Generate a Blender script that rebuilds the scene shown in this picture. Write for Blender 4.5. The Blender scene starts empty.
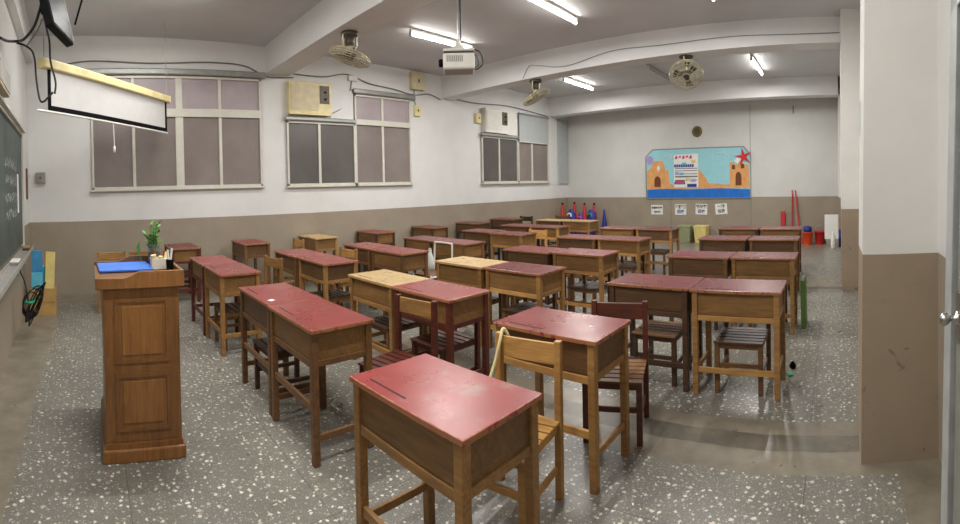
import bpy, math, random
from mathutils import Vector, Matrix
random.seed(7)
S = bpy.context.scene
COL = S.collection
R = math.radians

# ------------------------------------------------------------------ materials
def srgb(r, g, b):
    f = lambda c: (c/255/12.92) if c/255 <= .04045 else ((c/255+.055)/1.055)**2.4
    return (f(r), f(g), f(b), 1)

class NT:
    """tiny helper round a node tree"""
    def __init__(s, name):
        m = bpy.data.materials.new(name); m.use_nodes = True
        s.m = m; s.t = m.node_tree; s.t.nodes.clear()
        s.out = s.n('ShaderNodeOutputMaterial'); s.b = s.n('ShaderNodeBsdfPrincipled')
        s.l(s.b.outputs[0], s.out.inputs[0])
    def n(s, ty, **kw):
        nd = s.t.nodes.new(ty)
        for k, v in kw.items(): setattr(nd, k, v)
        return nd
    def l(s, a, b): s.t.links.new(a, b)
    def math(s, op, a, b=0.0, c=None):
        nd = s.n('ShaderNodeMath', operation=op)
        for i, v in enumerate((a, b, c)):
            if v is None: continue
            if isinstance(v, (int, float)): nd.inputs[i].default_value = v
            else: s.l(v, nd.inputs[i])
        return nd.outputs[0]
    def mix(s, f, a, b, mode='MIX'):
        nd = s.n('ShaderNodeMix', data_type='RGBA', blend_type=mode)
        for i, v in ((0, f), (6, a), (7, b)):
            if isinstance(v, (int, float)): nd.inputs[i].default_value = v
            elif isinstance(v, tuple): nd.inputs[i].default_value = v
            else: s.l(v, nd.inputs[i])
        return nd.outputs[2]
    def coord(s, which='Object', scale=(1, 1, 1)):
        c = s.n('ShaderNodeTexCoord'); mp = s.n('ShaderNodeMapping'); mp.inputs['Scale'].default_value = scale
        s.l(c.outputs[which], mp.inputs[0]); return mp.outputs[0]
    def pos(s):
        g = s.n('ShaderNodeNewGeometry'); x = s.n('ShaderNodeSeparateXYZ'); s.l(g.outputs['Position'], x.inputs[0])
        return g.outputs['Position'], x.outputs
    def noise(s, vec, scale, detail=4, rough=.55, dist=0):
        nd = s.n('ShaderNodeTexNoise'); nd.inputs['Scale'].default_value = scale; nd.inputs['Detail'].default_value = detail
        nd.inputs['Roughness'].default_value = rough; nd.inputs['Distortion'].default_value = dist
        if vec is not None: s.l(vec, nd.inputs['Vector'])
        return nd.outputs[0]
    def ramp(s, f, *st):
        nd = s.n('ShaderNodeValToRGB'); e = nd.color_ramp.elements
        while len(e) < len(st): e.new(.5)
        for i, (p, c) in enumerate(st):
            e[i].position = p; e[i].color = c if isinstance(c, tuple) else (c, c, c, 1)
        s.l(f, nd.inputs[0]); return nd.outputs[0]
    def set(s, **kw):
        for k, v in kw.items():
            i = s.b.inputs[k]
            if isinstance(v, (int, float, tuple)): i.default_value = v
            else: s.l(v, i)
        return s
    def bump(s, h, strength=.2, dist=.01):
        nd = s.n('ShaderNodeBump'); nd.inputs['Strength'].default_value = strength; nd.inputs['Distance'].default_value = dist
        s.l(h, nd.inputs['Height']); s.l(nd.outputs[0], s.b.inputs['Normal'])

def plain(name, c, rough=.5, metal=0, var=.12, scale=8, emit=0):
    k = NT(name); v = k.noise(k.coord(), scale)
    dark = tuple(x*(1-var) for x in c[:3])+(1,); lite = tuple(min(1, x*(1+var)) for x in c[:3])+(1,)
    k.set(**{'Base Color': k.ramp(v, (.3, dark), (.7, lite)), 'Roughness': rough, 'Metallic': metal})
    if emit: k.set(**{'Emission Color': c, 'Emission Strength': emit})
    return k.m

def wood(name, c, c2, rough=.42, axis='y'):
    k = NT(name)
    sc = {'y': (22, 2.2, 22), 'x': (2.2, 22, 22), 'z': (22, 22, 2.2)}[axis]
    oi = k.n('ShaderNodeObjectInfo')
    add = k.n('ShaderNodeVectorMath', operation='ADD'); k.l(k.coord('Object', sc), add.inputs[0]); k.l(oi.outputs['Location'], add.inputs[1])
    g = k.noise(add.outputs[0], 1.4, 6, .65, 1.2)
    big = k.noise(k.pos()[0], 2.5, 3)
    col = k.mix(k.ramp(g, (.32, 0.), (.68, 1.)), c, c2)
    rnd = k.math('MULTIPLY_ADD', oi.outputs['Random'], .35, .80)
    hv = k.n('ShaderNodeHueSaturation'); k.l(col, hv.inputs['Color']); k.l(rnd, hv.inputs['Value'])
    col = k.mix(k.ramp(big, (.45, 0.), (.8, .45)), hv.outputs[0], (.05, .03, .018, 1))
    k.set(**{'Base Color': col, 'Roughness': rough})
    k.bump(g, .12, .003)
    return k.m

def two_tone(name, top, low, rough=.6, stain=0.):
    k = NT(name); p, x = k.pos()
    wob = k.noise(p, 1.1, 2)
    h = k.math('MULTIPLY_ADD', k.math('SUBTRACT', wob, .5), .012, x[2])
    m = k.math('GREATER_THAN', h, 1.13)
    n1 = k.noise(p, 1.6, 5, .6); n2 = k.noise(p, 14, 4)
    t = k.mix(k.ramp(n1, (.35, 0.), (.75, 1.)), top, tuple(v*.9 for v in top[:3])+(1,))
    l = k.mix(k.ramp(n1, (.3, 0.), (.7, 1.)), low, tuple(v*.82 for v in low[:3])+(1,))
    l = k.mix(k.ramp(n2, (.62, 0.), (.82, .35)), l, tuple(v*.6 for v in low[:3])+(1,))
    if stain:
        n3 = k.noise(p, 7, 3, .7, .6)
        zone = k.math('LESS_THAN', x[2], .62)
        l = k.mix(k.math('MULTIPLY', k.ramp(n3, (.62, 0.), (.70, stain)), zone), l, (.03, .025, .02, 1))
    k.set(**{'Base Color': k.mix(m, l, t), 'Roughness': rough}); k.bump(n2, .06, .004)
    return k.m

WHITE = srgb(226, 226, 224); LOW = srgb(163, 151, 134)
M = {}
M['wall'] = two_tone('painted wall', WHITE, LOW, .5)
M['back'] = two_tone('painted back wall', srgb(214, 214, 210), LOW, .5)
M['column'] = two_tone('painted column', srgb(226, 225, 220), srgb(160, 143, 122), .55, .75)
M['beam'] = plain('white beam paint', srgb(222, 222, 222), .6, var=.05, scale=1.2)
M['ceil'] = plain('ceiling paint', srgb(205, 205, 207), .7, var=.07, scale=.9)

def floor_mat():
    k = NT('terrazzo floor'); p, x = k.pos()
    base = k.ramp(k.noise(p, 1.3, 5, .6), (.3, srgb(112, 110, 103)), (.7, srgb(134, 131, 122)))
    fine = k.noise(p, 90, 3, .7)
    base = k.mix(k.ramp(fine, (.42, 0.), (.62, .55)), base, srgb(88, 86, 80))
    off = k.n('ShaderNodeVectorMath', operation='MULTIPLY_ADD')
    nz = k.n('ShaderNodeTexNoise'); nz.inputs['Scale'].default_value = 30; k.l(p, nz.inputs['Vector'])
    k.l(nz.outputs[1], off.inputs[0]); off.inputs[1].default_value = (.035, .035, .035); k.l(p, off.inputs[2])
    def chips(scale, thr, keep):
        v = k.n('ShaderNodeTexVoronoi', voronoi_dimensions='2D', distance='MANHATTAN'); v.inputs['Scale'].default_value = scale; k.l(off.outputs[0], v.inputs['Vector'])
        sx = k.n('ShaderNodeSeparateColor'); k.l(v.outputs['Color'], sx.inputs[0])
        r = k.math('MULTIPLY', sx.outputs[1], thr)
        a = k.math('LESS_THAN', v.outputs['Distance'], k.math('ADD', r, thr*.35))
        return k.math('MULTIPLY', a, k.math('GREATER_THAN', sx.outputs[0], keep)), sx.outputs[2]
    c1, t1 = chips(27, .27, .45); c2, t2 = chips(58, .30, .45)
    col = k.mix(c2, base, k.mix(t2, srgb(140, 136, 124), srgb(176, 171, 158)))
    col = k.mix(c1, col, k.mix(t1, srgb(176, 171, 158), srgb(224, 220, 207)))
    # thin joints every ~0.9 m
    def joint(o, step):
        f = k.math('FRACT', k.math('DIVIDE', k.math('ADD', o, 20.3), step)); return k.math('LESS_THAN', f, .006)
    col = k.mix(k.math('MULTIPLY', k.math('MAXIMUM', joint(x[0], .93), joint(x[1], .93)), .5), col, (.03, .03, .028, 1))
    # plain cement bands
    wv = k.math('MULTIPLY_ADD', k.math('SUBTRACT', k.noise(p, 3.5, 3), .5), .05, x[0])
    def band(o, a, b): return k.math('MULTIPLY', k.math('GREATER_THAN', o, a), k.math('LESS_THAN', o, b))
    m = band(wv, 2.50, 3.06)
    for q in (band(wv, 6.75, 7.75), k.math('LESS_THAN', wv, -.47), k.math('GREATER_THAN', x[1], 6.9), k.math('LESS_THAN', x[1], -.33), k.math('GREATER_THAN', wv, 10.9)):
        m = k.math('MAXIMUM', m, q)
    cem = k.ramp(k.noise(p, 5, 6, .7), (.3, srgb(112, 105, 92)), (.7, srgb(142, 134, 118)))
    dk = k.math('MULTIPLY', band(wv, 2.72, 2.90), k.ramp(k.noise(p, 2.2, 4), (.35, .25), (.6, .75)))
    cem = k.mix(dk, cem, srgb(66, 62, 55))
    dk2 = k.math('MULTIPLY', band(wv, 6.85, 6.98), .6)
    cem = k.mix(dk2, cem, srgb(60, 58, 52))
    col = k.mix(m, col, cem)
    rough = k.math('MULTIPLY_ADD', k.noise(p, 6, 4), .35, .16)
    k.set(**{'Base Color': col, 'Roughness': rough}); k.bump(fine, .03, .002)
    return k.m
M['floor'] = floor_mat()

def top_mat(name, c, worn, wear=.5):
    k = NT(name); oi = k.n('ShaderNodeObjectInfo')
    add = k.n('ShaderNodeVectorMath', operation='ADD'); k.l(k.coord('Object'), add.inputs[0]); k.l(oi.outputs['Location'], add.inputs[1])
    v = add.outputs[0]
    n1 = k.noise(v, 5, 6, .7, .5); n2 = k.noise(v, 28, 5, .7)
    col = k.mix(k.ramp(n1, (.35, 0.), (.7, 1.)), c, tuple(q*.74 for q in c[:3])+(1,))
    col = k.mix(k.math('MULTIPLY', k.ramp(k.noise(v, 4.5, 7, .7), (.54, 0.), (.70, 1.)), wear), col, worn)
    hv = k.n('ShaderNodeHueSaturation'); k.l(col, hv.inputs['Color']); k.l(k.math('MULTIPLY_ADD', oi.outputs['Random'], .3, .84), hv.inputs['Value'])
    # chipped rim
    sx = k.n('ShaderNodeSeparateXYZ'); k.l(k.coord('Object'), sx.inputs[0])
    ex = k.math('SUBTRACT', .215, k.math('ABSOLUTE', sx.outputs[0])); ey = k.math('SUBTRACT', .343, k.math('ABSOLUTE', sx.outputs[1]))
    edge = k.math('LESS_THAN', k.math('MINIMUM', ex, ey), k.math('MULTIPLY', k.ramp(n2, (.40, 0.), (.70, 1.)), .009))
    col = k.mix(k.math('MULTIPLY', edge, .6), hv.outputs[0], srgb(176, 128, 84))
    k.set(**{'Base Color': col, 'Roughness': k.math('MULTIPLY_ADD', k.noise(v, 6, 4, .6), .26, .17)}); k.bump(k.noise(v, 34, 3, .5), .07, .0025)
    return k.m
M['top_red'] = top_mat('red painted top', srgb(140, 54, 51), srgb(134, 86, 80), .45)
M['top_worn'] = top_mat('scuffed red painted top', srgb(142, 52, 49), srgb(136, 108, 98), 1.2)
M['top_maroon'] = top_mat('dark red painted top', srgb(116, 46, 47), srgb(112, 74, 70), .35)
M['top_light'] = top_mat('bare light wood top', srgb(202, 172, 120), srgb(170, 130, 84), .6)
M['ochre'] = wood('ochre varnished wood', srgb(170, 128, 74), srgb(132, 94, 52))
M['golden'] = wood('golden pine wood', srgb(204, 158, 94), srgb(172, 122, 64))
M['mid'] = wood('brown varnished wood', srgb(132, 94, 56), srgb(94, 64, 38))
M['dark'] = wood('dark brown wood', srgb(86, 62, 44), srgb(58, 40, 28))
M['darkred'] = wood('dark red stained wood', srgb(104, 48, 34), srgb(70, 32, 24))
M['panel'] = wood('panel plywood', srgb(144, 106, 60), srgb(110, 78, 44))
M['paneldark'] = wood('dark panel plywood', srgb(106, 76, 48), srgb(78, 54, 34))
M['lectern'] = wood('honey varnished plywood', srgb(158, 110, 60), srgb(126, 82, 43), .32, 'z')
M['groove'] = plain('dark groove', srgb(52, 20, 20), .8)
M['frame'] = plain('cream aluminium', srgb(208, 206, 194), .4, .1, .05)
M['gutter'] = plain('grey metal hood', srgb(158, 160, 156), .4, .4)
M['steel'] = plain('brushed steel', srgb(190, 190, 188), .28, 1., .08, 20)
M['doorgrey'] = plain('grey painted door', srgb(128, 128, 120), .5)
M['jamb'] = plain('pale grey door jamb', srgb(176, 180, 180), .45, .2)
M['cream'] = plain('aged cream plastic', srgb(226, 212, 158), .45)
M['beige'] = plain('beige metal box', srgb(214, 202, 168), .5)
M['offwhite'] = plain('off white plastic', srgb(226, 224, 216), .45, var=.05)
M['greyplastic'] = plain('grey plastic', srgb(150, 148, 142), .5)
M['black'] = plain('black plastic', srgb(22, 22, 24), .6)
M['screenblack'] = plain('dark glass screen', srgb(12, 13, 17), .5)
M['screenblack'].node_tree.nodes['Principled BSDF'].inputs['Specular IOR Level'].default_value = .08
M['black'].node_tree.nodes['Principled BSDF'].inputs['Specular IOR Level'].default_value = .04
M['cable'] = plain('black cable', srgb(22, 22, 22), .5)
M['greycable'] = plain('grey cable', srgb(120, 118, 112), .6)
M['canvas'] = plain('white screen canvas', srgb(206, 206, 204), .8, var=.03)
M['woodcase'] = plain('cream case', srgb(228, 212, 158), .5)
M['greyboard'] = plain('grey panel', srgb(176, 180, 180), .6, var=.04)
M['board'] = None
M['cardboard'] = plain('cardboard', srgb(186, 150, 92), .8)
M['blue'] = plain('blue card', srgb(60, 118, 214), .45)
M['lightblue'] = plain('light blue paper', srgb(96, 190, 214), .7)
M['yellow'] = plain('yellow board', srgb(226, 208, 132), .7)
M['white'] = plain('white paper', srgb(238, 238, 234), .7, var=.03)
M['red'] = plain('red plastic', srgb(190, 36, 34), .4)
M['orange'] = plain('orange plastic', srgb(226, 84, 34), .45)
M['darkblue'] = plain('dark blue plastic', srgb(34, 44, 130), .5)
M['purple'] = plain('purple plastic', srgb(96, 50, 130), .5)
M['green'] = plain('green plastic', srgb(84, 120, 52), .5)
M['teal'] = plain('teal cloth', srgb(60, 150, 150), .8)
M['leaf'] = plain('green leaf', srgb(92, 150, 58), .5, var=.4, scale=30)
M['fan'] = plain('aged cream fan metal', srgb(196, 188, 160), .35, .5)
M['fandark'] = plain('dark fan motor', srgb(84, 76, 62), .5, .3)
M['ink'] = plain('black ink', srgb(30, 30, 40), .7)
M['inkblue'] = plain('blue ink', srgb(40, 60, 150), .7)
M['skyblue'] = plain('sky blue paper', srgb(158, 214, 224), .8, var=.04)
M['sea'] = plain('sea blue paper', srgb(30, 112, 206), .7)
M['sand'] = plain('sand orange paper', srgb(226, 166, 104), .8)
M['brownpaper'] = plain('brown paper', srgb(116, 64, 38), .8)
M['starred'] = plain('red foil', srgb(206, 34, 40), .5)
M['violet'] = plain('lilac paper', srgb(176, 160, 210), .8)
M['pink'] = plain('pink plastic', srgb(208, 70, 110), .5)
M['green2'] = plain('green cloth', srgb(40, 150, 110), .6)

def pane_mat(name, a, b):
    k = NT(name); p, x = k.pos()
    w = k.n('ShaderNodeTexWave', wave_type='BANDS', bands_direction='X'); w.inputs['Scale'].default_value = 9; w.inputs['Distortion'].default_value = 1.5
    k.l(p, w.inputs['Vector'])
    vor = k.n('ShaderNodeTexVoronoi'); vor.inputs['Scale'].default_value = 60; k.l(p, vor.inputs['Vector'])
    f = k.math('ADD', k.math('MULTIPLY', w.outputs[1], .10), k.math('MULTIPLY', k.noise(p, 1.5, 3), .75))
    col = k.mix(k.ramp(f, (.3, 0.), (.7, 1.)), a, b)
    k.set(**{'Base Color': col, 'Roughness': .35}); k.bump(vor.outputs[0], .3, .004)
    return k.m
M['pane'] = pane_mat('frosted dark glass', srgb(122, 112, 108), srgb(146, 136, 130))
M['pane_top'] = pane_mat('frosted mauve glass', srgb(158, 146, 150), srgb(184, 172, 174))
M['pane_dark'] = pane_mat('dark window glass', srgb(86, 82, 80), srgb(108, 104, 100))
def board_mat():
    k = NT('green chalkboard'); p, x = k.pos()
    n = k.noise(p, 3, 5, .6, .8)
    k.set(**{'Base Color': k.ramp(n, (.35, srgb(44, 56, 54)), (.75, srgb(76, 90, 86))), 'Roughness': .45}); return k.m
M['board'] = board_mat()
def emis(name, c, s):
    k = NT(name); k.set(**{'Base Color': c, 'Emission Color': c, 'Emission Strength': s}); return k.m
M['tube'] = emis('lit fluorescent tube', (1, .97, .91, 1), 22)
def glass_mat():
    k = NT('clear glass'); k.set(**{'Base Color': (.9, .97, .93, 1), 'Roughness': .03, 'Transmission Weight': .9, 'IOR': 1.3}); return k.m
M['glass'] = glass_mat()

# ------------------------------------------------------------------ mesh builder
class MB:
    def __init__(s): s.v = []; s.f = []; s.sm = []
    def add(s, vs, fs, smooth=False, T=None):
        o = len(s.v)
        s.v += [tuple(T @ Vector(v)) if T else tuple(v) for v in vs]
        for f in fs: s.f.append([o+i for i in f]); s.sm.append(smooth)
        return s
    def box(s, x0, x1, y0, y1, z0, z1, T=None):
        vs = [(x, y, z) for z in (z0, z1) for y in (y0, y1) for x in (x0, x1)]
        return s.add(vs, [(0, 2, 3, 1), (4, 5, 7, 6), (0, 1, 5, 4), (2, 6, 7, 3), (0, 4, 6, 2), (1, 3, 7, 5)], False, T)
    def hexa(s, lo, hi):  # two quads (4 points each, same winding)
        return s.add(list(lo)+list(hi), [(3, 2, 1, 0), (4, 5, 6, 7), (0, 1, 5, 4), (1, 2, 6, 5), (2, 3, 7, 6), (3, 0, 4, 7)])
    def prism(s, poly, a0, a1, axis='y'):
        n = len(poly)
        mk = {'y': lambda p, a: (p[0], a, p[1]), 'x': lambda p, a: (a, p[0], p[1]), 'z': lambda p, a: (p[0], p[1], a)}[axis]
        vs = [mk(p, a0) for p in poly]+[mk(p, a1) for p in poly]
        return s.add(vs, [tuple(range(n))[::-1], tuple(range(n, 2*n))]+[(i, (i+1) % n, n+(i+1) % n, n+i) for i in range(n)])
    def lathe(s, prof, c=(0, 0, 0), n=20, T=None):
        vs = []; fs = []
        for r, z in prof:
            for i in range(n):
                a = 2*math.pi*i/n; vs.append((c[0]+r*math.cos(a), c[1]+r*math.sin(a), c[2]+z))
        for j in range(len(prof)-1):
            for i in range(n):
                fs.append((j*n+i, j*n+(i+1) % n, (j+1)*n+(i+1) % n, (j+1)*n+i))
        s.add(vs, fs, True, T)
        return s.add([vs[i] for i in range(n)], [tuple(range(n))[::-1]], False, T).add([vs[-n+i] for i in range(n)], [tuple(range(n))], False, T)
    def tube(s, pts, r=.01, n=8, closed=False, T=None):
        pts = [Vector(p) for p in pts]; m = len(pts); vs = []; fs = []
        up = Vector((0, 0, 1)); prev = None
        for i, p in enumerate(pts):
            if closed: t = pts[(i+1) % m]-pts[i-1]
            else: t = pts[min(i+1, m-1)]-pts[max(i-1, 0)]
            t.normalize()
            if prev is None:
                a = up if abs(t.dot(up)) < .9 else Vector((1, 0, 0)); u = t.cross(a).normalized()
            else:
                u = (prev-t*prev.dot(t)).normalized()
            prev = u; w = t.cross(u)
            rr = r[i] if isinstance(r, (list, tuple)) else r
            for k in range(n):
                a = 2*math.pi*k/n; vs.append(p+u*rr*math.cos(a)+w*rr*math.sin(a))
        for i in range(m if closed else m-1):
            for k in range(n):
                fs.append((i*n+k, i*n+(k+1) % n, ((i+1) % m)*n+(k+1) % n, ((i+1) % m)*n+k))
        s.add(vs, fs, True, T)
        if not closed:
            s.add(vs[:n], [tuple(range(n))[::-1]], False, T); s.add(vs[-n:], [tuple(range(n))], False, T)
        return s
    def build(s, name, mat, parent=None, bevel=0, loc=None, rot=None):
        me = bpy.data.meshes.new(name); me.from_pydata(s.v, [], s.f); me.update()
        me.polygons.foreach_set('use_smooth', s.sm)
        me.materials.append(M[mat] if isinstance(mat, str) else mat)
        o = bpy.data.objects.new(name, me); COL.objects.link(o)
        if parent: o.parent = parent
        if bevel:
            b = o.modifiers.new('bevel', 'BEVEL'); b.width = bevel; b.segments = 2; b.limit_method = 'ANGLE'
        if loc: o.location = loc
        if rot: o.rotation_euler = rot
        return o

def multi(name, mat, parent, bevel, *mbs):
    return [m.build(name, mat, parent, bevel) for m in mbs]

def spline(pts, k=6):
    pts = [Vector(p) for p in pts]; out = []
    P = [pts[0]]+pts+[pts[-1]]
    for i in range(1, len(P)-2):
        for j in range(k):
            t = j/k; a, b, c, d = P[i-1], P[i], P[i+1], P[i+2]
            out.append(.5*((2*b)+(c-a)*t+(2*a-5*b+4*c-d)*t*t+(3*b-a-3*c+d)*t**3))
    out.append(pts[-1]); return out
def arc(c, r, a0, a1, n, plane='xz'):
    o = []
    for i in range(n+1):
        a = a0+(a1-a0)*i/n; u, w = r*math.cos(a), r*math.sin(a)
        o.append({'xz': (c[0]+u, c[1], c[2]+w), 'xy': (c[0]+u, c[1]+w, c[2]), 'yz': (c[0], c[1]+u, c[2]+w)}[plane])
    return o

def tag(o, label=None, cat=None, group=None, kind=None):
    if label: o['label'] = label
    if cat: o['category'] = cat
    if group: o['group'] = group
    if kind: o['kind'] = kind
    return o
def empty(name, loc=(0, 0, 0), rz=0):
    o = bpy.data.objects.new(name, None); COL.objects.link(o); o.location = loc; o.rotation_euler = (0, 0, rz); o.empty_display_size = .1
    return o
def thing(name, label, cat, loc=(0, 0, 0), rz=0, group=None): return tag(empty(name, loc, rz), label, cat, group)
def struct(o): o['kind'] = 'structure'; return o
def copy_tree(o, parent=None):
    c = o.copy(); COL.objects.link(c); c.parent = parent
    for ch in list(o.children): copy_tree(ch, c)
    return c

# ------------------------------------------------------------------ room
W, B, RY = 7.588, 12.017, -.58       # window wall, back wall, door wall
AX, AY, BX, BY = -.80, 3.5, -1.0, W  # line of the blackboard wall
BANG = math.atan2(AX-BX, BY-AY)      # its small turn
def bwx(y): return AX+(BX-AX)*(y-AY)/(BY-AY)
fx0 = bwx(RY)
struct(MB().hexa([(-1.3, RY-.2, -.1), (B+.2, RY-.2, -.1), (B+.2, W+.2, -.1), (-1.3, W+.2, -.1)], [(-1.3, RY-.2, 0), (B+.2, RY-.2, 0), (B+.2, W+.2, 0), (-1.3, W+.2, 0)]).build('floor', 'floor'))
prof = [(-1.3, 4.05), (0, 4.0), (2.96, 3.92), (3.4, 3.87), (7.0, 3.84), (7.3, 3.86), (11.1, 3.86), (B+.2, 3.86)]
struct(MB().prism(prof+[(B+.2, 4.3), (-1.3, 4.3)], RY-.2, W+.2, 'y').build('ceiling', 'ceil'))
struct(MB().box(-1.3, B+.2, W, W+.2, 0, 4.2).build('wall_window_side', 'wall'))
struct(MB().box(B, B+.2, RY-.2, W, 0, 4.2).build('wall_back', 'back'))
struct(MB().box(-1.3, B+.2, RY-.2, RY, 0, 4.2).build('wall_door_side', 'wall'))
struct(MB().hexa([(-1.3, RY, 0), (fx0, RY, 0), (BX, W, 0), (-1.3, W, 0)], [(-1.3, RY, 4.2), (fx0, RY, 4.2), (BX, W, 4.2), (-1.3, W, 4.2)]).build('wall_front', 'wall'))
# beams (trim) across the ceiling
def beam(i, x0, x1, zw, zd):
    y0, y1 = RY, W
    struct(MB().hexa([(x0, y0, zd), (x1, y0, zd), (x1, y1, zw), (x0, y1, zw)], [(x0, y0, 4.1), (x1, y0, 4.1), (x1, y1, 4.1), (x0, y1, 4.1)]).build('trim_%d' % i, 'beam'))
beam(1, 2.97, 3.42, 3.465, 3.44)
beam(2, 7.0, 7.36, 3.375, 3.485)
beam(3, 11.09, 11.45, 3.375, 3.45)
struct(MB().hexa([(fx0-.3, RY, 3.42), (fx0+.10, RY, 3.42), (BX+.10, W, 3.62), (BX-.3, W, 3.62)], [(fx0-.3, RY, 4.1), (fx0+.10, RY, 4.1), (BX+.10, W, 4.1), (BX-.3, W, 4.1)]).build('trim_4', 'beam'))
# columns on the door side
for i, (a, b, y) in enumerate(((2.60, 3.02, -.140), (6.69, 7.50, -.105), (11.09, B, -.11))):
    yt = y-(.055 if i == 0 else 0)
    struct(MB().hexa([(a, RY, 0), (b, RY, 0), (b, y, 0), (a, y, 0)], [(a, RY, 4.1), (b, RY, 4.1), (b, yt, 4.1), (a, yt, 4.1)]).build('trim_%d' % (5+i), 'column'))
# seams in the back wall
struct(MB().box(B-.004, B, 4.32, 4.328, 0, 1.10).box(B-.004, B, 2.135, 2.147, 0, 3.42).build('trim_8', 'greycable'))

# ------------------------------------------------------------------ door on the right edge
d = struct(empty('door_1', (0, -.47, 0))); d.rotation_euler = (R(1.3), 0, 0)
RY_ = RY; RY = RY+.47
MB().box(1.0, 1.93, RY+.05, RY+.09, .02, 2.22).build('door_leaf', 'doorgrey', d, .004)
MB().box(1.96, 2.07, RY, RY+.11, 0, 2.3).box(.88, .98, RY, RY+.11, 0, 2.3).box(.88, 2.07, RY, RY+.11, 2.24, 2.34).build('door_frame', 'jamb', d, .004)
MB().box(1.93, 1.96, RY, RY+.06, 0, 2.22).build('door_seal', 'black', d)
TK = Matrix.Translation((1.885, RY+.100, .975)) @ Matrix.Scale(.85, 4) @ Matrix.Rotation(R(-90), 4, 'X')
kn = MB().lathe([(.036, 0), (.036, .006), (.014, .012), (.012, .035), (.022, .042), (.031, .056), (.031, .072), (.022, .084), (.010, .088)], T=TK).build('door_knob', 'steel', d)
kn['label'] = 'round brushed steel door knob'
MB().box(1.85, 1.92, RY+.09, RY+.098, .88, 1.08).build('lock_plate', 'steel', d, .002)

RY = RY_
# ------------------------------------------------------------------ windows
def window(i, x0, x1, z0, z1, vs, zt=None, glass='pane', topglass='pane_top', tvs=None, hood=None):
    w = struct(empty('window_%d' % i, ((x0+x1)/2, W, z0)))
    ox, oy, oz = (x0+x1)/2, W, z0
    f = MB(); t = .035
    def bx(m, a, b, c, e, y0=-.05, y1=0): m.box(a-ox, b-ox, y0, y1, c-oz, e-oz)
    bx(f, x0, x0+t, z0, z1); bx(f, x1-t, x1, z0, z1); bx(f, x0, x1, z0, z0+t); bx(f, x0, x1, z1-t, z1)
    bx(f, x0-.03, x1+.03, z0-.03, z0, -.07)
    if zt: bx(f, x0, x1, zt[0], zt[1], -.055)
    for v, wd in vs: bx(f, v-wd/2, v+wd/2, z0, (zt[0] if zt else z1), -.045)
    for v, wd in (tvs or []): bx(f, v-wd/2, v+wd/2, zt[1], z1, -.045)
    f.build('window_frame', 'frame', w, .003)
    xs = [x0]+[v for v, _ in vs]+[x1]
    for a, b in zip(xs[:-1], xs[1:]):
        m = MB(); bx(m, a, b, z0, zt[0] if zt else z1, -.018, -.008); m.build('pane', glass, w)
    if zt:
        xs = [x0]+[v for v, _ in (tvs or [])]+[x1]
        for a, b in zip(xs[:-1], xs[1:]):
            m = MB(); bx(m, a, b, zt[1], z1, -.018, -.008); m.build('pane', topglass, w)
    if hood:
        m = MB(); bx(m, hood[0], hood[1], hood[2], hood[3], -.10, 0); m.build('hood', 'gutter', w, .02)
    return w
window(1, .02, 2.87, 1.61, 3.36, [(.70, .05), (1.45, .13), (2.14, .05)], (2.72, 2.85), tvs=[(.70, .05), (1.45, .11), (2.14, .05)], hood=(-.06, 2.95, 3.37, 3.47))
window(2, 3.34, 4.74, 1.60, 2.70, [(3.98, .05)], glass='pane_dark', hood=(3.30, 4.75, 2.70, 2.77))
window(3, 4.74, 6.08, 1.60, 3.24, [(5.38, .05)], (2.69, 2.79), tvs=[(5.38, .05)], hood=(4.70, 6.20, 3.25, 3.34))
window(4, 8.22, 9.58, 1.585, 2.66, [(8.85, .05)], glass='pane_dark', hood=(8.18, 9.58, 2.66, 2.73))
window(5, 9.60, 10.97, 1.585, 2.62, [(10.20, .06)])

def ac_unit(x0, x1, z0, z1, mat, label, dep):
    t = thing('air_conditioner', label, 'air conditioner', ((x0+x1)/2, W, z0)); w = (x1-x0)/2; h = z1-z0
    MB().box(-w, w, -dep, 0, 0, h).build('casing', mat, t, .015)
    g = MB().box(-w+.03, w*.35, -dep-.012, -dep, .08, h-.04)
    for i in range(16):
        z = .10+i*(h-.17)/16; g.box(-w+.04, w*.33, -dep-.018, -dep-.01, z, z+.012)
    g.build('grille', 'beige' if mat == 'cream' else 'offwhite', t)
    MB().box(w*.42, w-.05, -dep-.012, -dep, h*.36, h-.05).build('control_panel', 'fandark', t, .003)
    for k in range(2): MB().lathe([(.02, 0), (.018, .02)], T=Matrix.Translation((w*.68, -dep-.012, h*.5+k*.12)) @ Matrix.Rotation(R(90), 4, 'X')).build('control_knob', 'black', t)
    MB().box(-w, w, -dep-.006, -dep, 0, .05).build('lower_trim', mat, t, .004)
    return t
ac_unit(3.36, 4.20, 2.80, 3.36, 'cream', 'yellowed cream window air conditioner above the second window', .13)
ac_unit(8.27, 9.12, 2.74, 3.30, 'offwhite', 'white window air conditioner beside the grey blind near the back', .13)
tag(MB().box(9.14, 9.57, W-.05, W, 2.74, 3.30).build('filler_panel', 'offwhite', None, .004), 'plain white filler panel right of the white air conditioner', 'panel')
tag(MB().box(4.22, 4.72, W-.03, W, 2.78, 3.30).build('filler_panel', 'beam', None, .004), 'painted white filler panel right of the yellowed air conditioner', 'panel')
b = thing('roller_blind', 'grey roller blind pulled halfway down over the rear window', 'blind', (10.3, W-.06, 3.3))
MB().box(-.66, .66, 0, .02, -.69, 0).build('blind_cloth', 'greyboard', b)
MB().tube([(-.67, 0, 0), (.67, 0, 0)], .03).build('roller', 'gutter', b)
MB().box(-.66, .66, -.01, .02, -.71, -.69).build('bottom_bar', 'frame', b)
tag(MB().box(11.48, 11.99, W-.05, W, 1.53, 3.33).build('wall_board', 'greyboard', None, .005), 'tall narrow grey board in the far corner of the window wall', 'board')

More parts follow.
